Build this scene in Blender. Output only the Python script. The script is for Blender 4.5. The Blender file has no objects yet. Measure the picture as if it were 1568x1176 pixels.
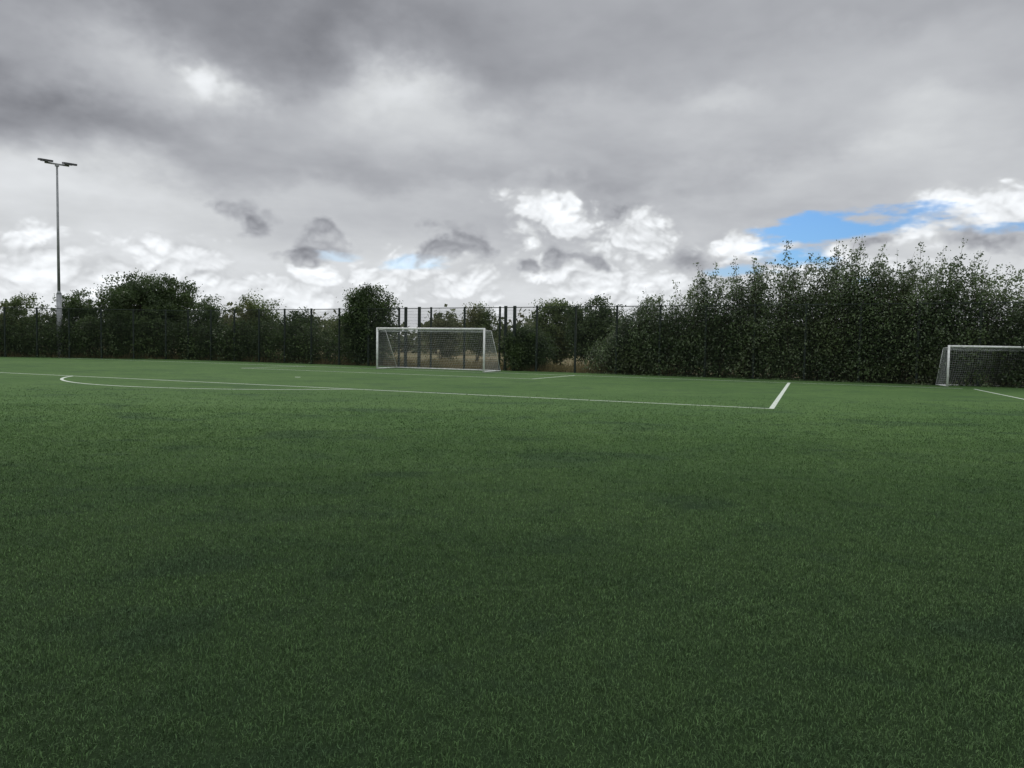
import bpy, math, random
import numpy as np
from mathutils import Vector, Matrix

random.seed(7)
scene = bpy.context.scene
COL = scene.collection

# ------------------------------------------------------------------ helpers
def link(o, parent=None):
    COL.objects.link(o)
    if parent: o.parent = parent
    return o

def empty(name, loc=(0, 0, 0)):
    e = bpy.data.objects.new(name, None)
    e.location = loc
    e.empty_display_size = 0.3
    return link(e)

def np_mesh(name, V, F, mat, shade=None, smooth=False):
    me = bpy.data.meshes.new(name)
    V = np.asarray(V, dtype=np.float32); F = np.asarray(F, dtype=np.int32)
    k = F.shape[1]
    me.vertices.add(len(V)); me.vertices.foreach_set('co', V.ravel())
    me.loops.add(F.size); me.loops.foreach_set('vertex_index', F.ravel())
    me.polygons.add(len(F))
    me.polygons.foreach_set('loop_start', np.arange(len(F), dtype=np.int32) * k)
    if shade is not None:
        a = me.attributes.new('shade', 'FLOAT', 'POINT')
        a.data.foreach_set('value', np.asarray(shade, dtype=np.float32))
    me.update(calc_edges=True)
    if smooth:
        me.polygons.foreach_set('use_smooth', np.ones(len(F), dtype=bool))
    me.materials.append(mat)
    return me

def leaves(C, L, W, shade, r):
    n = len(C)
    a = r.normal(size=(n, 3)); a /= np.linalg.norm(a, axis=1)[:, None]
    b = r.normal(size=(n, 3)); b -= (b * a).sum(1)[:, None] * a
    b /= np.linalg.norm(b, axis=1)[:, None]
    l = (L * r.uniform(.6, 1.3, n))[:, None] * .5
    w = (W * r.uniform(.6, 1.3, n))[:, None] * .5
    V = np.empty((n, 4, 3))
    V[:, 0] = C - a * l; V[:, 1] = C + b * w - a * l * .1
    V[:, 2] = C + a * l; V[:, 3] = C - b * w - a * l * .1
    F = np.arange(n * 4).reshape(n, 4)
    return V.reshape(-1, 3), F, np.repeat(shade, 4)

def tubes(P0, P1, R0, R1, sides=5):
    P0 = np.asarray(P0, float).reshape(-1, 3); P1 = np.asarray(P1, float).reshape(-1, 3)
    n = len(P0)
    R0 = np.broadcast_to(np.asarray(R0, float), (n,)); R1 = np.broadcast_to(np.asarray(R1, float), (n,))
    d = P1 - P0; ln = np.linalg.norm(d, axis=1); ln[ln < 1e-6] = 1e-6; d = d / ln[:, None]
    up = np.tile([0., 0, 1], (n, 1)); up[np.abs(d[:, 2]) > .9] = [1., 0, 0]
    u = np.cross(d, up); u /= np.linalg.norm(u, axis=1)[:, None]
    v = np.cross(d, u)
    V = np.empty((n, 2, sides, 3))
    for i in range(sides):
        t = 2 * math.pi * (i + .5) / sides
        o = u * math.cos(t) + v * math.sin(t)
        V[:, 0, i] = P0 + o * R0[:, None]; V[:, 1, i] = P1 + o * R1[:, None]
    base = np.arange(n)[:, None] * 2 * sides
    Fs = []
    for i in range(sides):
        j = (i + 1) % sides
        Fs.append(np.concatenate([base + i, base + j, base + sides + j, base + sides + i], 1))
    return V.reshape(-1, 3), np.concatenate(Fs, 0)

class MB:
    def __init__(s): s.v = []; s.f = []
    def add(s, V, F):
        o = len(s.v); s.v += [tuple(x) for x in V]; s.f += [tuple(int(i) + o for i in f) for f in F]
    def tube(s, p0, p1, r0, r1=None, sides=12):
        r1 = r0 if r1 is None else r1
        V, F = tubes([p0], [p1], r0, r1, sides)
        F = [list(f) for f in F]
        F.append(list(range(sides))[::-1]); F.append(list(range(sides, 2 * sides)))
        s.add(V, F)
    def box(s, c, size, M=None):
        hx, hy, hz = [q / 2 for q in size]
        V = [Vector((x, y, z)) for z in (-hz, hz) for y in (-hy, hy) for x in (-hx, hx)]
        if M is not None: V = [M @ q for q in V]
        V = [tuple(q + Vector(c)) for q in V]
        s.add(V, [(0, 2, 3, 1), (4, 5, 7, 6), (0, 1, 5, 4), (2, 6, 7, 3), (0, 4, 6, 2), (1, 3, 7, 5)])
    def obj(s, name, mat, parent=None, smooth=False):
        me = bpy.data.meshes.new(name); me.from_pydata(s.v, [], s.f); me.update()
        me.materials.append(mat)
        if smooth:
            me.polygons.foreach_set('use_smooth', np.ones(len(me.polygons), dtype=bool))
        return link(bpy.data.objects.new(name, me), parent)

class G:
    def __init__(s, nt): s.nt = nt; s.n = nt.nodes; s.l = nt.links
    def new(s, t, **kw):
        n = s.n.new(t)
        for k, v in kw.items(): setattr(n, k, v)
        return n
    def put(s, sock, val):
        if isinstance(val, bpy.types.NodeSocket): s.l.new(val, sock)
        elif val is not None: sock.default_value = val
    def m(s, op, a, b=None, c=None, clamp=False):
        n = s.new('ShaderNodeMath', operation=op, use_clamp=clamp)
        s.put(n.inputs[0], a)
        if b is not None: s.put(n.inputs[1], b)
        if c is not None: s.put(n.inputs[2], c)
        return n.outputs[0]
    def vm(s, op, a, b=None):
        n = s.new('ShaderNodeVectorMath', operation=op)
        s.put(n.inputs[0], a)
        if b is not None: s.put(n.inputs[1], b)
        return n.outputs['Value'] if op in ('LENGTH', 'DOT_PRODUCT') else n.outputs[0]
    def rng(s, v, a, b, c, d, t='SMOOTHSTEP'):
        n = s.new('ShaderNodeMapRange', interpolation_type=t)
        for i, q in enumerate((v, a, b, c, d)): s.put(n.inputs[i], q)
        return n.outputs[0]
    def noise(s, vec, scale, detail=4, rough=.5, col=False, dist=0.0):
        n = s.new('ShaderNodeTexNoise')
        if vec is not None: s.put(n.inputs['Vector'], vec)
        n.inputs['Scale'].default_value = scale; n.inputs['Detail'].default_value = detail
        n.inputs['Roughness'].default_value = rough; n.inputs['Distortion'].default_value = dist
        return n.outputs['Color'] if col else n.outputs[0]
    def mix(s, f, a, b, mode='MIX'):
        n = s.new('ShaderNodeMix', data_type='RGBA', blend_type=mode)
        s.put(n.inputs['Factor'], f); s.put(n.inputs[6], a); s.put(n.inputs[7], b)
        return n.outputs[2]

def rgb(r, g, b): return (r, g, b, 1.0)

def new_mat(name):
    m = bpy.data.materials.new(name); m.use_nodes = True
    m.node_tree.nodes.clear()
    g = G(m.node_tree)
    out = g.new('ShaderNodeOutputMaterial')
    return m, g, out

def principled(g, out, color, rough=.6, spec=.5, metal=0.0, normal=None):
    p = g.new('ShaderNodeBsdfPrincipled')
    g.put(p.inputs['Base Color'], color); g.put(p.inputs['Roughness'], rough)
    g.put(p.inputs['Specular IOR Level'], spec); g.put(p.inputs['Metallic'], metal)
    if normal is not None: g.l.new(normal, p.inputs['Normal'])
    g.l.new(p.outputs[0], out.inputs[0])
    return p

# ------------------------------------------------------------------ materials
def paint_mat(name, c1, c2, rough=.5, metal=0., scale=6, spec=.4):
    m, g, out = new_mat(name)
    pos = g.new('ShaderNodeNewGeometry').outputs['Position']
    n = g.noise(pos, scale, 2, .6)
    c = g.mix(g.rng(n, .35, .7, 0, 1), rgb(*c1), rgb(*c2))
    principled(g, out, c, rough, spec, metal)
    return m

mat_white = paint_mat('white_powder_coat', (.80, .81, .80), (.62, .63, .61), .4)
mat_net = paint_mat('net_cord', (.50, .52, .52), (.40, .42, .42), .8)
mat_galv = paint_mat('galvanised_steel', (.30, .31, .32), (.22, .23, .24), .5, .3, 3)
mat_lamp = paint_mat('lamp_housing', (.10, .10, .11), (.07, .07, .08), .5, .2)
mat_glass = paint_mat('lamp_glass', (.45, .47, .5), (.4, .42, .45), .15, .0)
mat_fence = paint_mat('dark_green_fence_coating', (.012, .022, .017), (.020, .032, .024), .55)
mat_bark = paint_mat('bark', (.055, .045, .033), (.032, .027, .02), .9, 0, 8, .1)
mat_rail = paint_mat('railing_steel', (.18, .18, .18), (.11, .11, .11), .6)

def leaf_mat(name, dark, light, dry, trans=.3, spec=.4, rough=.45, dryamt=.0):
    m, g, out = new_mat(name)
    a = g.new('ShaderNodeAttribute', attribute_name='shade').outputs['Fac']
    pos = g.new('ShaderNodeNewGeometry').outputs['Position']
    n = g.noise(pos, .55, 1, .6)
    f = g.m('ADD', g.m('MULTIPLY', a, .65), g.m('MULTIPLY', g.rng(n, .3, .7, 0, 1), .35))
    c = g.mix(g.rng(f, .1, .95, 0, 1), rgb(*dark), rgb(*light))
    if dryamt:
        c = g.mix(g.m('MULTIPLY', g.rng(g.noise(pos, .35, 1, .5), .5, .75, 0, 1), dryamt), c, rgb(*dry))
    p = g.new('ShaderNodeBsdfPrincipled')
    g.put(p.inputs['Base Color'], c); p.inputs['Roughness'].default_value = rough
    p.inputs['Specular IOR Level'].default_value = spec
    t = g.new('ShaderNodeBsdfTranslucent'); g.put(t.inputs[0], c)
    mx = g.new('ShaderNodeMixShader'); mx.inputs[0].default_value = trans
    g.l.new(p.outputs[0], mx.inputs[1]); g.l.new(t.outputs[0], mx.inputs[2]); g.l.new(mx.outputs[0], out.inputs[0])
    return m

mat_leaf_dark = leaf_mat('leaf_dark', (.032, .054, .021), (.092, .138, .048), (.09, .08, .035), .36, .35, .5)
mat_leaf_mid = leaf_mat('leaf_mid', (.050, .078, .026), (.145, .195, .068), (.19, .16, .07), .4, .35, .5, .5)
mat_leaf_hedge = leaf_mat('leaf_hedge', (.036, .062, .025), (.155, .215, .095), (.12, .13, .05), .38, .6, .38, .25)
mat_leaf_far = leaf_mat('leaf_far', (.075, .090, .050), (.15, .17, .09), (.19, .16, .10), .2, .2, .7, .5)  # paler, greyer leaf colours paint in the haze of distance
mat_drygrass = leaf_mat('dry_grass', (.14, .12, .055), (.28, .23, .12), (.09, .11, .04), .3, .2, .7, .6)

def turf_color(g, pos):
    n1 = g.noise(pos, .20, 3, .55)
    n2 = g.noise(pos, 1.1, 4, .65)
    n3 = g.noise(g.vm('MULTIPLY', pos, (.5, 1.0, 1.0)), .75, 5, .62, dist=.8)
    n4 = g.noise(pos, 5.5, 3, .65)
    n5 = g.noise(g.vm('MULTIPLY', pos, (.7, 1.0, 1.0)), 1.9, 4, .7, dist=.5)
    c = g.mix(g.rng(n1, .35, .65, 0, 1), rgb(.080, .150, .048), rgb(.100, .176, .058))
    c = g.mix(g.m('MULTIPLY', g.rng(n2, .45, .72, 0, 1), .45), c, rgb(.052, .104, .040))
    c = g.mix(g.m('MULTIPLY', g.rng(n3, .53, .64, 0, 1), .50), c, rgb(.038, .072, .042))
    c = g.mix(g.m('MULTIPLY', g.rng(n5, .56, .68, 0, 1), .45), c, rgb(.034, .066, .038))
    c = g.mix(g.m('MULTIPLY', g.rng(n4, .48, .70, 0, 1), .48), c, rgb(.042, .082, .034))
    return c

mat_turf, g, out = new_mat('artificial_turf')
pos = g.new('ShaderNodeNewGeometry').outputs['Position']
c = turf_color(g, pos)
fine = g.noise(pos, 60, 2, .7)
fine2 = g.noise(pos, 14, 4, .75)
c = g.mix(g.m('MULTIPLY', g.rng(fine2, .42, .62, 0, 1), .42), c, rgb(.038, .072, .029))
c = g.mix(g.m('MULTIPLY', g.rng(fine, .45, .75, 0, 1), .30), c, rgb(.13, .19, .095))
# colour darkens towards the camera: painted shade between fibres over dark infill, and vignetting
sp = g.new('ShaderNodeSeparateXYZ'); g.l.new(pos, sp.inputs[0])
near_shade = g.rng(g.m('ADD', sp.outputs[1], g.m('MULTIPLY', fine2, 5.)), 5, 20, .88, 0)
c = g.mix(near_shade, c, rgb(.013, .024, .011))
bp = g.new('ShaderNodeBump'); bp.inputs['Strength'].default_value = .8; bp.inputs['Distance'].default_value = .03
g.l.new(fine2, bp.inputs['Height'])
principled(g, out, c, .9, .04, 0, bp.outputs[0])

mat_blade, g, out = new_mat('turf_fibre')
pos = g.new('ShaderNodeNewGeometry').outputs['Position']
c = turf_color(g, pos)
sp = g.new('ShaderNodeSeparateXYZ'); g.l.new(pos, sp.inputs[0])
blade_shade = g.rng(g.m('ADD', sp.outputs[1], g.m('MULTIPLY', g.noise(pos, .7, 3, .6), 4.)), 3.5, 15, .42, 0)  # foreground shade painted into the fibre colour, fading out with distance
c = g.mix(blade_shade, c, rgb(.030, .058, .028))
sh = g.new('ShaderNodeAttribute', attribute_name='shade').outputs['Fac']
c = g.mix(sh, g.mix(1.0, c, rgb(.60, .62, .60), 'MULTIPLY'), g.mix(1.0, c, rgb(1.85, 1.8, 1.8), 'MULTIPLY'))
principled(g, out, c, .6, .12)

mat_line, g, out = new_mat('white_line_fibre')
pos = g.new('ShaderNodeNewGeometry').outputs['Position']
c = g.mix(g.rng(g.noise(pos, 14, 4, .7), .35, .75, 0, 1), rgb(.66, .70, .64), rgb(.36, .44, .34))
principled(g, out, c, .8, .1)

mat_ground, g, out = new_mat('dry_meadow')
pos = g.new('ShaderNodeNewGeometry').outputs['Position']
c = g.mix(g.rng(g.noise(pos, .06, 4, .6), .4, .62, 0, 1), rgb(.22, .18, .10), rgb(.14, .14, .065))
c = g.mix(g.m('MULTIPLY', g.noise(pos, 2.5, 5, .7), .6), c, rgb(.12, .10, .055))
principled(g, out, c, .95, .1)

# ------------------------------------------------------------------ layout (metres; camera at origin looking +Y)
P0 = np.array([-70., 59.5]); P1 = np.array([-25.4, 59.5]); P2 = np.array([30., 30.7]); P3 = np.array([46., 22.4])
def fence_y(x):
    return 59.5 if x < -25.4 else 46.28 - .52 * x
e2 = np.array([.9, -.436]); e2 /= np.linalg.norm(e2)
n2v = np.array([-e2[1], e2[0]])
GC = np.array([-4.9, 44.4])
BOX_C = np.array([6.9, 20.1]); BOX_F = np.array([13.05, 35.7]); BOX_L = np.array([-30.3, 37.0])
ARC_C = np.array([-9.5, 33.6]); ARC_R = 9.0

mb = MB(); S = 1500
mb.add([(-S, -S, 0), (S, -S, 0), (S, S, 0), (-S, S, 0)], [(0, 1, 2, 3)])
mb.obj('ground', mat_ground)
mb = MB()
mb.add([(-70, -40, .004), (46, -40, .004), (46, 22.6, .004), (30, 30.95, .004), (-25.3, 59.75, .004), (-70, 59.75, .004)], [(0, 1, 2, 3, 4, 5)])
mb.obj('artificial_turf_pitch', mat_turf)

# pitch markings
mk = MB()
def strip(pts, w, z=.008):
    V = []; F = []
    pts = [np.array(p, float) for p in pts]
    for i, p in enumerate(pts):
        a = pts[max(i - 1, 0)]; b = pts[min(i + 1, len(pts) - 1)]
        d = (b - a) / np.linalg.norm(b - a); nn = np.array([-d[1], d[0]])
        V += [(*(p + nn * w / 2), z), (*(p - nn * w / 2), z)]
        if i: F.append((2 * i - 2, 2 * i - 1, 2 * i + 1, 2 * i))
    mk.add(V, F)
def PP(a, b): return GC + e2 * a - n2v * b
def line_y(x): return BOX_C[1] + (x - BOX_C[0]) * (BOX_L[1] - BOX_C[1]) / (BOX_L[0] - BOX_C[0])
LW = .11
strip([PP(-34, 0), PP(27, 0)], LW)
strip([BOX_L, BOX_C], LW)
strip([BOX_F, BOX_C - .05 * (BOX_F - BOX_C) / 16.8], .13, .0084)
strip([PP(-9.16, 5.5), PP(9.16 + LW / 2, 5.5)], LW)
strip([PP(9.16, .06), PP(9.16, 5.5 - LW / 2)], LW, .0084)
strip([PP(-9.16, .06), PP(-9.16, 5.5 - LW / 2)], LW, .0084)
arc = [ARC_C + ARC_R * np.array([math.cos(t), math.sin(t)]) for t in np.linspace(-math.pi * 1.3, .3, 300)]
arc = [p for p in arc if p[1] < line_y(p[0]) + .02]
strip(arc, LW, .0088)
strip([ARC_C + [-.12, 0], ARC_C + [.12, 0]], .24)
strip([(19.75, 32.4), (14.2, 16.4)], .09, .0092)
mk.obj('pitch_markings', mat_line)

# ------------------------------------------------------------------ turf fibres near the camera (one mesh, thinning out with distance)
def fibres():
    r = np.random.default_rng(11)
    P = []; Wd = []; Hh = []
    def dline(x, y, A, B):
        d = (B - A) / np.linalg.norm(B - A)
        return np.abs((x - A[0]) * -d[1] + (y - A[1]) * d[0])
    for (ya, yb, dens, w, h) in [(1.2, 4.2, 10500, .0034, .026), (4.2, 6.5, 6800, .0044, .026), (6.5, 9.5, 3700, .0060, .026),
                                 (9.5, 13.5, 1800, .0088, .026), (13.5, 18, 850, .0125, .026), (18, 26, 330, .017, .026)]:
        xm = .74 * yb + 1.6
        n = int(2 * xm * (yb - ya) * dens)
        x = r.uniform(-xm, xm, n); y = r.uniform(ya, yb, n)
        keep = np.abs(x) < .74 * y + 1.6
        if yb > 13.5:
            keep &= r.uniform(0, 1, n) < np.clip((25.5 - y) / 12, 0, 1)
            keep &= ~((dline(x, y, BOX_C, BOX_L) < .12) & (x < BOX_C[0] + .2))
            keep &= ~((dline(x, y, BOX_C, BOX_F) < .13) & (y > BOX_C[1] - .3))
            dc = np.hypot(x - ARC_C[0], y - ARC_C[1]); keep &= ~(np.abs(dc - ARC_R) < .12)
            keep &= ~(dline(x, y, np.array([14.2, 16.4]), np.array([19.75, 32.4])) < .12)
        x = x[keep]; y = y[keep]
        P.append(np.stack([x, y], 1)); Wd.append(np.full(len(x), w)); Hh.append(np.full(len(x), h))
    P = np.concatenate(P); w = np.concatenate(Wd); h = np.concatenate(Hh); n = len(P)
    c = np.zeros((n, 3)); c[:, :2] = P; c[:, 2] = .004
    # fibres are matted in slowly changing directions
    az = r.vonmises(.6, .25, n) + .9 * np.sin(P[:, 0] * 1.3 + 1.2 * np.sin(P[:, 1] * .9)) + .7 * np.sin(P[:, 1] * 2.1)
    d = np.stack([np.cos(az), np.sin(az), np.zeros(n)], 1); s = np.stack([-np.sin(az), np.cos(az), np.zeros(n)], 1)
    hv = 1 + .28 * np.sin(P[:, 0] * 9 + 2 * np.sin(P[:, 1] * 7)) * np.sin(P[:, 1] * 11 + 1.7 * np.sin(P[:, 0] * 5))
    hh = h * r.uniform(.5, 1.2, n) * hv; lean = r.uniform(.05, 1.0, n); ww = (w * r.uniform(.6, 1.25, n))[:, None] * .5
    V = np.empty((n, 4, 3))
    mid = c + d * (hh * lean * .35)[:, None]; mid[:, 2] += hh * .62
    tip = c + d * (hh * lean)[:, None]; tip[:, 2] += hh * (1 - .28 * lean)
    V[:, 0] = c; V[:, 1] = mid + s * ww; V[:, 2] = tip; V[:, 3] = mid - s * ww
    sh = np.clip(r.normal(.30, .26, n), 0, 1.0); sh[r.uniform(0, 1, n) < .003] = 2.4
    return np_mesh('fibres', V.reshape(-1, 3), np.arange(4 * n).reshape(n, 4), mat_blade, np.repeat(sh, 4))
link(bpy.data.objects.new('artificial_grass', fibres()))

# ------------------------------------------------------------------ fence
fence = empty('mesh_fence')
FH = 3.85
posts = MB(); wires_a = []; wires_b = []
def n_of(d): return np.array([-d[1], d[0]])
def fence_run(A, B, spacing=2.52):
    L = np.linalg.norm(B - A); d = (B - A) / L; n = int(L / spacing)
    M = Matrix.Rotation(math.atan2(d[1], d[0]), 3, 'Z')
    for i in range(n + 1):
        p = A + d * i * spacing
        posts.box((p[0], p[1], FH / 2 + .03), (.10, .10, FH + .06), M)
        posts.box((p[0], p[1], FH + .065), (.108, .108, .01), M)
    c = (A + B) / 2 - n_of(d) * .07
    posts.box((c[0], c[1], FH + .0), (L, .03, .045), M)
    for s in np.arange(0, L, .05):
        p = A + d * s - n_of(d) * .058
        wires_a.append((*p, .03)); wires_b.append((*p, FH))
    for z in np.arange(.05, FH - .05, .2):
        for o in (.052, .064):
            a = A - n_of(d) * o; b = B - n_of(d) * o
            wires_a.append((*a, z)); wires_b.append((*b, z))
fence_run(P0, P1); fence_run(P1, P2); fence_run(P2, P3)
for x in (-7.05, -6.1, -.45, .1):
    posts.box((x, fence_y(x) + .12, FH / 2 + .05), (.15, .15, FH + .1), Matrix.Rotation(-.48, 3, 'Z'))
posts.obj('posts', mat_fence, fence)
V, F = tubes(wires_a, wires_b, .0040, .0040, 3)
link(bpy.data.objects.new('welded_mesh', np_mesh('welded_mesh', V, F, mat_fence)), fence)

rail = empty('low_railing')
rb = MB()
for x in np.arange(-48, -36.5, .16):
    rb.box((x, 61.6, .62), (.022, .022, 1.2))
for z in (.2, 1.18): rb.box((-42.2, 61.57, z), (11.6, .03, .05))
for x in (-48, -45.1, -42.2, -39.3, -36.5): rb.box((x, 61.63, .68), (.07, .07, 1.36))
rb.obj('rails_and_pickets', mat_rail, rail)

# ------------------------------------------------------------------ goals
def goal(name, left, ex, width, height, top_d, base_d, pr, cell, cord):
    root = empty(name, (left[0], left[1], 0))
    ex = np.array(ex, float); ex /= np.linalg.norm(ex); ny = np.array([-ex[1], ex[0]])
    def W(a, b, z): return (ex[0] * a + ny[0] * b, ex[1] * a + ny[1] * b, z)
    f = MB()
    f.tube(W(0, 0, .01), W(0, 0, height + pr), pr, sides=16)
    f.tube(W(width, 0, .01), W(width, 0, height + pr), pr, sides=16)
    f.tube(W(pr * .9, 0, height + pr * .02), W(width - pr * .9, 0, height + pr * .02), pr * .97, sides=16)
    f.obj('posts_and_crossbar', mat_white, root, True)
    b = MB(); q = pr * .55
    for a in (0, width):
        b.tube(W(a, pr, q + .01), W(a, base_d, q + .01), q, sides=10)
    b.tube(W(0, base_d, q + .012), W(width, base_d, q + .012), q, sides=10)
    for a in (.0, width):
        b.tube(W(a, pr * .8, height - .05), W(a, top_d, height - .08), q * .45, sides=8)
        b.tube(W(a, top_d, height - .08), W(a, base_d, q * 2), q * .35, sides=8)
    b.obj('ground_frame_and_stanchions', mat_white, root, True)
    A = []; B = []
    L2 = math.hypot(base_d - top_d, height - .1)
    def prof(t):
        if t < top_d: return (t, height - .08 - .10 * math.sin(math.pi * t / top_d))
        s = min((t - top_d) / L2, 1)
        sag = .12 * math.sin(math.pi * s)
        return (top_d + (base_d - top_d) * s - sag * .9, (height - .08) * (1 - s) + .04 - sag * .35)
    Lp = top_d + L2
    nt = int(Lp / cell); na = int(round(width / cell))
    T = [i * Lp / nt for i in range(nt + 1)]
    def pt(i, j):
        b_, z_ = prof(T[j]); a_ = width * i / na
        w = .03 * math.sin(i * .55) * math.sin(math.pi * j / nt)
        return W(a_, b_ + w, max(z_ + w * .5, .03))
    for i in range(na + 1):
        for j in range(nt): A.append(pt(i, j)); B.append(pt(i, j + 1))
    for j in range(nt + 1):
        for i in range(na): A.append(pt(i, j)); B.append(pt(i + 1, j))
    for a in (0.0, width):
        for z in np.arange(.06, height - .05, cell):
            s = 1 - (z - .04) / (height - .08); s = min(max(s, 0), 1)
            bb = top_d + (base_d - top_d) * s - .1 * math.sin(math.pi * s)
            A.append(W(a, pr, z)); B.append(W(a, bb, z))
        for bb in np.arange(cell, base_d, cell):
            zt = height - .08 if bb < top_d else (height - .08) * (1 - (bb - top_d) / (base_d - top_d))
            A.append(W(a, bb, .05)); B.append(W(a, bb, max(zt, .06)))
    V, F = tubes(A, B, cord, cord, 3)
    link(bpy.data.objects.new('net', np_mesh('net', V, F, mat_net)), root)
    return root

gl = GC - e2 * 3.66
goal('football_goal', gl, e2, 7.32, 2.44, .85, 2.1, .06, .12, .0038)
goal('football_goal', (19.72, 34.35), (1, -.10), 4.88, 1.83, .55, 1.15, .05, .10, .0038)

# ------------------------------------------------------------------ floodlight
fl = empty('floodlight_mast', (-35.95, 60.3, 0))
m_ = MB()
m_.box((0, 0, .02), (.6, .6, .05))
m_.tube((0, 0, .04), (0, 0, 5.0), .21, .19, 16)
m_.tube((0, 0, 5.0), (0, 0, 5.25), .19, .11, 16)
m_.tube((0, 0, 5.25), (0, 0, 15.1), .11, .07, 16)
m_.obj('mast', mat_galv, fl, True)
d = Vector((.70, .71, 0)); ang = math.atan2(d.y, d.x); R = Matrix.Rotation(ang, 3, 'Z')
h_ = MB()
h_.box((0, 0, 15.16), (1.7, .11, .11), R)
h_.box((0, 0, 15.08), (.26, .2, .2), R)
h_.obj('crossarm', mat_galv, fl)
lb = MB(); lg = MB()
facing = Vector((d.y, -d.x, 0))
for sgn in (-1, 1):
    c0 = d * (.84 * sgn) + facing * .18 + Vector((0, 0, 15.30))
    tilt = R @ Matrix.Rotation(math.radians(10), 3, 'X')
    lb.box(c0, (.92, .62, .15), tilt)
    lb.box(c0 - facing * .34 + Vector((0, 0, .05)), (.5, .26, .2), tilt)
    lb.box(d * (.72 * sgn) + Vector((0, 0, 15.22)), (.06, .1, .16), R)
    lg.box(c0 + tilt @ Vector((0, 0, -.082)), (.82, .52, .012), tilt)
lb.obj('lamp_housings', mat_lamp, fl); lg.obj('lamp_glass', mat_glass, fl)

# ------------------------------------------------------------------ trees
def tree(name, x, y, H, hw, seed, mat, cb=.08, ncl=150, lpc=110, leaf=.15, sig=.26, stems=3, shell=.35):
    r = np.random.default_rng(seed)
    root = empty(name, (x, y, 0))
    cz = (cb + 1) / 2 * H; rz = (1 - cb) / 2 * H
    dirs = r.normal(size=(ncl, 3)); dirs /= np.linalg.norm(dirs, axis=1)[:, None]
    rad = shell + (1 - shell) * r.uniform(0, 1, ncl) ** .6
    ph = r.uniform(0, 6.28, 4)
    azm = np.arctan2(dirs[:, 1], dirs[:, 0])
    bump = 1 + .16 * np.sin(3 * azm + ph[0] + 3 * dirs[:, 2]) + .13 * np.sin(5 * azm + ph[1] - 5 * dirs[:, 2]) + .08 * np.clip(r.normal(size=ncl), -1.5, 1.2)
    Cc = dirs * (rad * bump)[:, None] * np.array([hw, hw * .85, rz]) * .93
    Cc[:, 2] += cz; Cc[:, 2] = np.clip(Cc[:, 2], .25, H * .99)
    D = np.sqrt(((Cc[:, None] - Cc[None]) ** 2).sum(2)); D.sort(axis=1)
    Cc = Cc[D[:, 3] < max(.55, 1.9 * np.median(D[:, 3]))]; ncl = len(Cc)
    A = []; B = []; Ra = []; Rb = []
    ends = Cc[r.choice(ncl, 9, replace=False)] * np.array([.6, .6, .85])
    for s in range(stems):
        top = np.array([r.normal() * hw * .18, r.normal() * hw * .18, H * r.uniform(.6, .8)])
        bs = np.array([r.normal() * .12 * hw, r.normal() * .12 * hw, 0]) * (stems > 1)
        prev = bs; R0 = .018 * H / math.sqrt(stems) + .01
        for q in range(1, 7):
            t = q / 6; nx = bs * (1 - t) + top * t + r.normal(size=3) * .05 * (q < 6); nx[2] = top[2] * t
            A.append(prev); B.append(nx); Ra.append(R0 * (1 - (t - 1 / 6) * .8)); Rb.append(R0 * (1 - t * .8)); prev = nx
    for E in ends:
        st = np.array([0, 0, max(.2 * H, E[2] * .55)]); mid = (st + E) / 2 + r.normal(size=3) * .1
        A += [st, mid]; B += [mid, E]; Ra += [.008 * H, .006 * H]; Rb += [.006 * H, .003 * H]
    for c_ in Cc:
        j = np.argmin(((ends - c_) ** 2).sum(1)); E = ends[j]
        md = (E + c_) / 2 + r.normal(size=3) * .12
        A += [E, md]; B += [md, c_]; Ra += [.014, .010]; Rb += [.010, .005]
    V, F = tubes(A, B, Ra, Rb, 4)
    link(bpy.data.objects.new('trunk_and_limbs', np_mesh('trunk_and_limbs', V, F, mat_bark, smooth=True)), root)
    lc = r.integers(int(lpc * .5), int(lpc * 1.4), ncl)
    idx = np.repeat(np.arange(ncl), lc); sg = sig * r.uniform(.6, 1.3, ncl)
    C = Cc[idx] + r.normal(size=(len(idx), 3)) * sg[idx][:, None] * np.array([1, 1, .75])
    C[:, 2] = np.maximum(C[:, 2], .05)
    cs = r.uniform(0, 1, ncl)
    sh = np.clip(cs[idx] * .6 + r.uniform(0, .5, len(idx)), 0, 1)
    V, F, S = leaves(C, leaf, leaf * .62, sh, r)
    link(bpy.data.objects.new('foliage', np_mesh('foliage', V, F, mat, S)), root)

tree('broadleaf_tree', -40.6, 62.5, 5.2, 2.4, 1, mat_leaf_mid, .05, 170, 85, .17)
tree('broadleaf_tree', -36.6, 64.0, 5.7, 2.1, 2, mat_leaf_dark, .05, 180, 95, .17)
tree('oak_tree', -30.8, 64.0, 6.8, 4.2, 3, mat_leaf_dark, .08, 480, 130, .19, .32)
tree('broadleaf_tree', -25.0, 62.0, 4.9, 1.6, 4, mat_leaf_dark, .05, 120, 90, .16)
tree('broadleaf_tree', -20.3, 60.5, 5.2, 2.0, 5, mat_leaf_mid, .05, 150, 90, .16)
tree('hawthorn_tree', -16.2, 57.4, 4.0, 1.7, 6, mat_leaf_dark, .05, 140, 95, .15)
tree('hawthorn_tree', -13.4, 60.0, 3.7, 1.7, 16, mat_leaf_mid, .05, 110, 80, .15)
tree('hawthorn_tree', -10.0, 53.0, 5.8, 1.9, 7, mat_leaf_dark, .0, 300, 110, .15, .25)
tree('hawthorn_tree', -2.5, 60.0, 4.6, 1.7, 8, mat_leaf_mid, .08, 130, 90, .15)
tree('hawthorn_bush', .95, 46.9, 2.65, 1.55, 9, mat_leaf_dark, .0, 280, 130, .12, .22)
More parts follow.
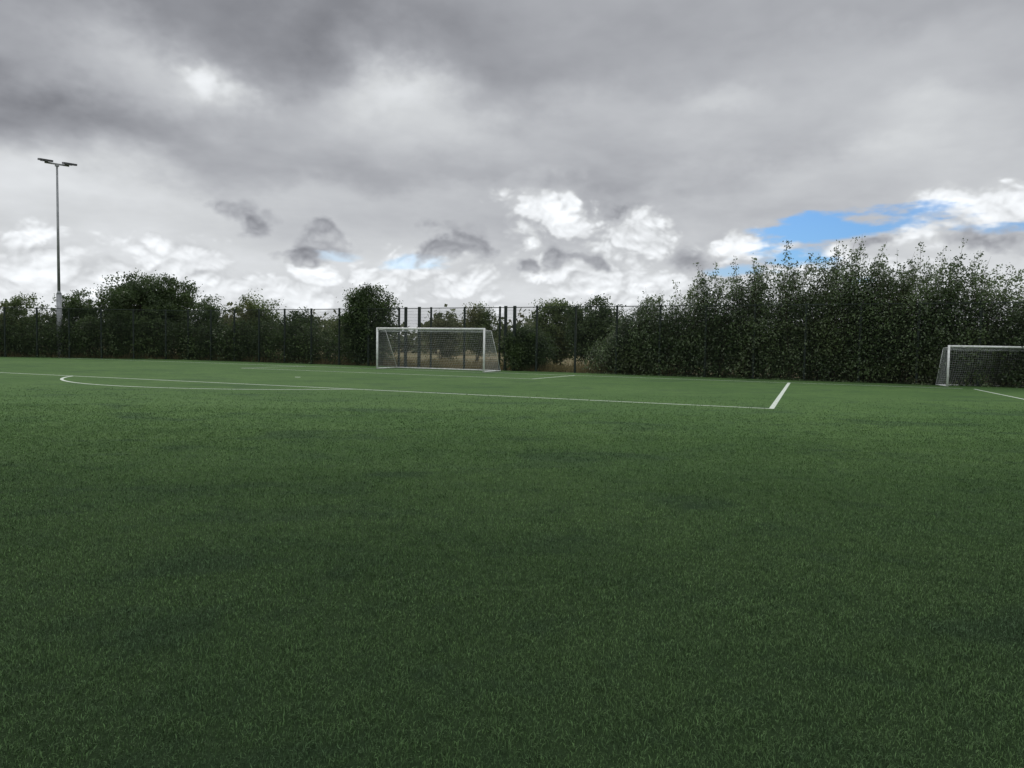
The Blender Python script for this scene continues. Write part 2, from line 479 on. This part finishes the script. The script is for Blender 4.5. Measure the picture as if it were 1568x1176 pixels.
tree('broadleaf_tree', 3.3, 56.0, 5.0, 2.1, 10, mat_leaf_mid, .05, 190, 95, .16)
tree('broadleaf_tree', 5.8, 53.5, 4.8, 2.2, 11, mat_leaf_dark, .05, 220, 100, .16)
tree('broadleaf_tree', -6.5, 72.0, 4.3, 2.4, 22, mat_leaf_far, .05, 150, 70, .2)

# ------------------------------------------------------------------ hedges
def hedge(name, xs, hs, dens, off0, off1, lps, leaf, mat, seed, lean=.35, spray=1.0, wob=.05, ptall=.14):
    r = np.random.default_rng(seed)
    root = empty(name)
    x0, x1 = xs[0], xs[-1]; n = int((x1 - x0) * dens)
    A = []; B = []; Ra = []; Rb = []; C = []; SH = []
    for i in range(n):
        x = r.uniform(x0, x1); h = np.interp(x, xs, hs) * (1 - .36 * r.uniform() ** 1.6)
        h *= 1 + wob * math.sin(x * 2.3 + seed) + wob * .6 * math.sin(x * 5.1)
        tall = r.uniform() < ptall
        if tall: h = np.interp(x, xs, hs) * r.uniform(.96, 1.16)
        y = fence_y(x) + r.uniform(off0, off1)
        lx = r.normal(.2, .32) * lean * h * .4; ly = r.normal(0, .15) * h * .25
        segs = 6; pts = []
        for q in range(segs + 1):
            t = q / segs
            pts.append(np.array([x + lx * t ** 1.7 + r.normal() * .04, y + ly * t + r.normal() * .04, h * t]))
        pts = np.array(pts); R0 = .006 + .003 * h
        for q in range(segs):
            A.append(pts[q]); B.append(pts[q + 1]); Ra.append(R0 * (1 - q / segs * .85)); Rb.append(R0 * (1 - (q + 1) / segs * .85))
        m = int(lps * h / 5 * r.uniform(.7, 1.2))
        nt = max(6, int(h * 8)); tt = r.uniform(.03, 1, nt)
        ts = np.linspace(0, 1, segs + 1)
        tc = np.stack([np.interp(tt, ts, pts[:, j]) for j in range(3)], 1)
        spread = np.interp(tt, [0, .6, .85, 1], [.44, .44, .30, .07]) * spray * (.45 if tall else 1)
        tc2 = tc + r.normal(size=(nt, 3)) * spread[:, None] * np.array([1, 1, .6])
        for a_, b_ in zip(tc, tc2): A.append(a_); B.append(b_); Ra.append(.006); Rb.append(.003)
        wt = np.interp(tt, [0, .3, .75, 1], [1.2, 1.1, 1.0, .40]); wt /= wt.sum()
        k = r.choice(nt, m, p=wt)
        C_ = tc2[k] + r.normal(size=(m, 3)) * np.where(tt[k] > .85, .085, .18)[:, None]
        C_[:, 2] = np.maximum(C_[:, 2], .04)
        bias = r.normal(0, .12)
        C.append(C_); cs = r.uniform(0, 1, nt); SH.append(np.clip(bias + cs[k] * .55 + r.uniform(0, .5, m), 0, 1))
    V, F = tubes(A, B, Ra, Rb, 3)
    link(bpy.data.objects.new('stems', np_mesh('stems', V, F, mat_bark)), root)
    C = np.concatenate(C); SH = np.concatenate(SH)
    V, F, S = leaves(C, leaf, leaf * .58, SH, r)
    link(bpy.data.objects.new('foliage', np_mesh('foliage', V, F, mat, S)), root)

hedge('tall_hedge',
      [4.9, 6.0, 6.8, 7.6, 8.3, 9, 10.3, 12, 13, 14, 14.9, 15.8, 17.2, 18.2, 19, 20.4, 22, 23.2, 26, 34],
      [1.6, 2.8, 4.1, 4.3, 3.8, 4.6, 5.3, 5.8, 5.5, 6.6, 5.7, 6.2, 6.5, 5.7, 5.7, 6.1, 5.3, 4.8, 4.8, 4.8],
      26, .15, 2.3, 500, .125, mat_leaf_hedge, 3, .7, 1.05, .06, .15)
hedge('field_hedge',
      [-50, -44, -38, -33, -28, -22, -17, -13.5, -12.8, -11.5, -10, -8.6],
      [2.8, 3.1, 2.9, 3.4, 3.1, 3.0, 3.2, 2.8, 1.2, 2.9, 3.0, 1.2],
      13, .3, 2.2, 430, .145, mat_leaf_dark, 5, .2)

# distant mass of trees
r = np.random.default_rng(77)
C = []; SH = []; A = []; B = []
for i in range(300):
    x = r.uniform(-150, 130); y = r.uniform(105, 150) + .1 * abs(x); h = r.uniform(3.0, 6.8); w = r.uniform(2.0, 4.5)
    n = 170
    dd = r.normal(size=(n, 3)); dd /= np.linalg.norm(dd, axis=1)[:, None]
    q = dd * r.uniform(.4, 1, n)[:, None] * np.array([w, w * .8, h / 2]) * (1 + .25 * np.sin(dd[:, 0] * 6 + i) + .10 * np.clip(r.normal(size=n), -1, 1))[:, None]
    q += [x, y, h * .5]; q[:, 2] = np.maximum(q[:, 2], .2)
    C.append(q); SH.append(np.clip(r.uniform(0, .6) + r.uniform(0, .4, n), 0, 1))
    A.append((x, y, 0)); B.append((x, y, h * .8))
tl = empty('distant_treeline')
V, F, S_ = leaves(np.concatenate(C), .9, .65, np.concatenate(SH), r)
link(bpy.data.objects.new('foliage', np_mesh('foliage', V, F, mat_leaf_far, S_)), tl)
V, F = tubes(A, B, .15, .05, 5)
link(bpy.data.objects.new('trunks', np_mesh('trunks', V, F, mat_bark)), tl)

# rough dry grass outside the fence
n = 36000
x = r.uniform(-50, 9, n); off = r.exponential(4.5, n) + .25
y = np.where(x < -25.4, 59.5, 46.28 - .52 * x) + off
hgt = r.uniform(.12, .55, n) * (.6 + .5 * np.sin(x * .9) ** 2)
az = r.uniform(0, 6.28, n); s = np.stack([np.cos(az), np.sin(az), np.zeros(n)], 1) * .018
base = np.stack([x, y, np.zeros(n)], 1); tip = base + np.stack([r.normal(.05, .12, n), r.normal(0, .1, n), hgt], 1)
V = np.stack([base - s, base + s, tip + s * .3, tip - s * .3], 1).reshape(-1, 3)
link(bpy.data.objects.new('rough_grass', np_mesh('rough_grass', V, np.arange(4 * n).reshape(n, 4), mat_drygrass, np.repeat(r.uniform(0, 1, n), 4))))

# ------------------------------------------------------------------ sky: cloud cover simulated procedurally on the sphere
# (a panoramic cloud map generated here; R = cloud luminance, G = breaks through which the Nishita sky shows)
def spectral(n, beta, seed, kmin=1, kmax=1e9):
    r = np.random.default_rng(seed)
    f = np.fft.rfft2(r.normal(size=(n, n)))
    kx = np.fft.rfftfreq(n, 1 / n)[None, :]; ky = np.fft.fftfreq(n, 1 / n)[:, None]
    k = np.hypot(kx, ky); k[0, 0] = 1
    w = k ** (-beta) * (k >= kmin) * np.exp(-(k / kmax) ** 4); w[0, 0] = 0
    a = np.fft.irfft2(f * w, s=(n, n)); return (a / a.std()).astype(np.float32)
def band(n, k0, seed):
    r = np.random.default_rng(seed)
    f = np.fft.rfft2(r.normal(size=(n, n)))
    kx = np.fft.rfftfreq(n, 1 / n)[None, :]; ky = np.fft.fftfreq(n, 1 / n)[:, None]
    k = np.hypot(kx, ky); w = np.exp(-((k / k0 - 1) / .35) ** 2)
    a = np.fft.irfft2(f * w, s=(n, n)); return (a / a.std()).astype(np.float32)
def samp(T, u, v):
    n = T.shape[0]
    u = (u % 1.0) * n; v = (v % 1.0) * n
    i = np.floor(u).astype(np.int32); j = np.floor(v).astype(np.int32)
    fu = (u - i).astype(np.float32); fv = (v - j).astype(np.float32)
    i %= n; j %= n; i1 = (i + 1) % n; j1 = (j + 1) % n
    return (T[j, i] * (1 - fu) + T[j, i1] * fu) * (1 - fv) + (T[j1, i] * (1 - fu) + T[j1, i1] * fu) * fv
def sst(x, a, b):
    t = np.clip((x - a) / (b - a), 0, 1); return t * t * (3 - 2 * t)

NT = 1024
T_big = spectral(NT, 1.9, 1); T_w1 = spectral(NT, 1.75, 2, 3); T_w2 = spectral(NT, 1.75, 3, 3); T_ceil = spectral(NT, 1.75, 4, 2)
T_bil = np.zeros((NT, NT), np.float32); amp = 1.0
for q, k0 in enumerate((14, 28, 56, 112, 224)):
    T_bil += amp * (np.abs(band(NT, k0, 10 + q)) - .8); amp *= .55
T_bil /= T_bil.std()

SW, SHH = 4096, 2048
NR = SHH // 2
u = (np.arange(SW) + .5) / SW
azd = 360 * u - 90; azd = np.where(azd > 180, azd - 360, azd)
eld = (np.arange(NR) + .5) / NR * 90
AZ, EL = np.meshgrid(azd.astype(np.float32), eld.astype(np.float32))
U = (AZ / 90); Vv = EL * 1.5 / 90
wx = samp(T_w1, U, Vv); wy = samp(T_w2, U, Vv)
A1 = AZ + 1.25 * wx; E1 = EL + .75 * wy
bil = samp(T_bil, U + .004 * wx, Vv + .004 * wy)
bil_s = samp(T_bil, U + .004 * wx + .0012, Vv + .004 * wy - .0045)
relief = (bil - bil_s)
er = np.radians(EL); ar = np.radians(AZ); z = np.sin(er) + .13
px = np.sin(ar) * np.cos(er) / z; py = np.cos(ar) * np.cos(er) / z
ceil = samp(T_ceil, px * .105 + .3, py * .105) ; ceil2 = samp(T_big, px * .05 + .1, py * .06 + .5)

Lb = np.interp(E1, [0, 3, 6, 9, 12, 16, 22, 30, 50, 90], [.64, .70, .66, .57, .47, .40, .31, .42, 1.0, 1.35]).astype(np.float32)
behind = sst(np.abs(AZ), 50, 110) * sst(EL, 2, 12)
Lb += behind * .45
high = sst(E1, 8, 14)
Lum = Lb * (1 + high * (.18 * ceil + .10 * ceil2) + (1 - high) * (.07 * ceil2 + .09 * ceil))

def dens(a, e, ra, re, k=.35):
    return 1 - np.sqrt(((A1 - a) / ra) ** 2 + ((E1 - e) / re) ** 2) + k * .5 * (bil * .5)
def soft(a, e, ra, re, amt):
    global Lum
    Lum = Lum + amt * np.exp(-(((A1 - a) / ra) ** 2 + ((E1 - e) / re) ** 2))
for s_ in [(-21.8, 18.2, 1.7, 1.1, .34), (-22.5, 17.6, 4.5, 2.2, .22), (-28, 16.5, 5, 1.8, .12), (-9.5, 17.3, 4.5, 1.3, .24), (-11, 15.5, 9, 2.2, .12), (-3, 15.2, 4, 1.3, .08),
           (-31, 22, 7, 2.2, -.12), (-34, 13.6, 7, 1.9, -.19), (-13, 22.5, 6, 2.4, -.12), (3, 18.5, 6, 2.2, -.09), (26, 20, 7, 2, .06),
           (12, 14.0, 8, 1.3, -.07), (5, 12.3, 9, .9, -.07), (23, 12, 9, 1.4, .08), (17, 17.5, 4, .9, .10), (30, 15, 6, 1.2, .07),
           (-29, 9.8, 9, 1.6, .16), (-12, 10.5, 8, 1.4, .08)]:
    soft(*s_)
# bright cumulus bank, lower sky
env_ = 1 - np.abs(EL + .3 * wy - 4.0) / 4.2
cum = np.minimum(env_ * .80 + .18 * samp(T_w2, U * 2 + .3, Vv * 2.2 + .1) + .16 * bil - .42, env_ * 2)
for c_ in [(2.2, 9.3, 4.6, 1.7), (8.8, 8.4, 5.0, 2.4), (-8.5, 4.6, 7, 2.2), (-19, 3.6, 8, 1.8), (17.2, 8.2, 2.8, 1.7), (4, 5.5, 8, 2.2),
           (31, 7.2, 6.5, 1.7), (-31, 4.6, 5, 1.4), (22, 5.0, 8, 1.4), (11, 4.2, 4, 1.2)]:
    cum = np.maximum(cum, dens(*c_, .8))
al = sst(cum, -.06, .50)
Lc = .73 + .10 * relief + .05 * bil + .14 * sst(cum, .1, .5) - .03 * sst(7 - E1, 0, 5)
Lum = Lum * (1 - al * .85) + Lc * al * .85
for s_ in [(2.0, 10.0, 2.6, .7, .13), (9, 4.3, 1.6, .6, .20), (17.3, 8.4, 1.8, .8, .12), (30, 7.4, 4, .7, .12), (-8, 5.2, 3, .7, .08)]:
    soft(*s_)
# breaks of blue
hole = np.zeros_like(Lum)
for a, e_, ra, re, k in [(20.8, 7.7, 5.6, 1.9, 1), (28.2, 8.7, 4.0, .75, .9), (33.6, 7.4, 3.6, .6, .85), (-8, 5.5, 2.8, .8, .42), (-13, 6.2, 2.8, .5, .32), (15.6, 5.7, 2.6, .6, .7)]:
    dd = 1 - np.sqrt(((AZ + .35 * wx - a) / ra) ** 2 + ((EL + .22 * wy - e_) / re) ** 2)
    stk = samp(T_w1, AZ / 90 * 1.6 + .2, EL * 6.5 / 90 + .4)
    hole = np.maximum(hole, k * sst(dd + .36 * stk - .10, .0, .70))
# nearer grey scud drifting below
scud = np.full_like(Lum, -1.0)
for c_ in [(-20.5, 9.5, 2.9, 1.3), (-15.3, 6.9, 2.7, .9), (-5.1, 6.7, 1.7, 1.8), (2.4, 6.7, 2.1, 1.5), (4.6, 6.3, 2.2, 1.0), (7.0, 10.3, 2.6, .6),
           (13.2, 6.6, 3.4, 1.6), (26, 7.0, 1.6, .8), (31.8, 5.8, 3.8, 1.2), (-1, 5.3, 1.6, .6)]:
    scud = np.maximum(scud, dens(*c_, .85))
al = sst(scud, -.10, .70) * .88
Ls = .38 + .05 * relief - .06 * sst(scud, .2, .8) + .03 * bil
Lum = Lum * (1 - al) + Ls * al
hole *= (1 - al)
Lum = np.clip(Lum, .12, 1.5)
buf = np.zeros((SHH, SW, 4), np.float32); buf[..., 3] = 1
buf[NR:, :, 0] = Lum; buf[NR:, :, 1] = np.clip(hole, 0, 1)
buf[:NR, :, 0] = .12; buf[NR - 40:NR, :, 0] = Lum[0]
img = bpy.data.images.new('sky_cloud_map', SW, SHH, alpha=False, float_buffer=True)
img.colorspace_settings.name = 'Non-Color'
img.pixels.foreach_set(buf.ravel()); img.update(); img.pack()
del buf

SUN_AZ, SUN_EL = -20.0, 38.0
world = bpy.data.worlds.new('World'); scene.world = world; world.use_nodes = True
world.node_tree.nodes.clear(); g = G(world.node_tree)
out = g.new('ShaderNodeOutputWorld')
sky = g.new('ShaderNodeTexSky', sky_type='NISHITA', sun_disc=False)
sky.sun_elevation = math.radians(SUN_EL); sky.sun_rotation = math.radians(SUN_AZ)
env = g.new('ShaderNodeTexEnvironment'); env.image = img
sc = g.new('ShaderNodeSeparateColor'); g.l.new(env.outputs[0], sc.inputs[0])
tint = g.mix(g.rng(sc.outputs[0], .15, .65, 0, 1, 'LINEAR'), rgb(.95, .98, 1.10), rgb(.97, 1.0, 1.03))
vs = g.new('ShaderNodeVectorMath', operation='SCALE'); g.l.new(tint, vs.inputs[0]); g.l.new(sc.outputs[0], vs.inputs['Scale'])
bg1 = g.new('ShaderNodeBackground'); g.l.new(vs.outputs[0], bg1.inputs[0]); bg1.inputs[1].default_value = 1.0
bg2 = g.new('ShaderNodeBackground'); bg2.inputs[1].default_value = .11
g.l.new(g.mix(1.0, sky.outputs[0], rgb(.40, .66, 1.0), 'MULTIPLY'), bg2.inputs[0])
ms = g.new('ShaderNodeMixShader'); g.l.new(sc.outputs[1], ms.inputs[0]); g.l.new(bg1.outputs[0], ms.inputs[1]); g.l.new(bg2.outputs[0], ms.inputs[2])
g.l.new(ms.outputs[0], out.inputs[0])

# ------------------------------------------------------------------ sun behind cloud
sl = bpy.data.lights.new('sun', 'SUN'); sl.energy = 1.0; sl.angle = math.radians(18); sl.color = (1, .96, .90)
so = bpy.data.objects.new('sun', sl); link(so)
sa, se = math.radians(SUN_AZ), math.radians(SUN_EL)
sv = Vector((math.sin(sa) * math.cos(se), math.cos(sa) * math.cos(se), math.sin(se)))
so.rotation_euler = sv.to_track_quat('Z', 'Y').to_euler(); so.location = sv * 100

# ------------------------------------------------------------------ camera
cam = bpy.data.cameras.new('camera'); cam.sensor_width = 36; cam.lens = 26.68; cam.clip_end = 5000; cam.clip_start = .05
co = bpy.data.objects.new('camera', cam); link(co)
co.matrix_world = Matrix.Translation((0, 0, 1.6)) @ Matrix.Rotation(math.radians(90 - 2.98), 4, 'X') @ Matrix.Rotation(math.radians(.9), 4, 'Z')
scene.camera = co
scene.view_settings.view_transform = 'Standard'
scene.view_settings.look = 'None'
scene.view_settings.exposure = 0
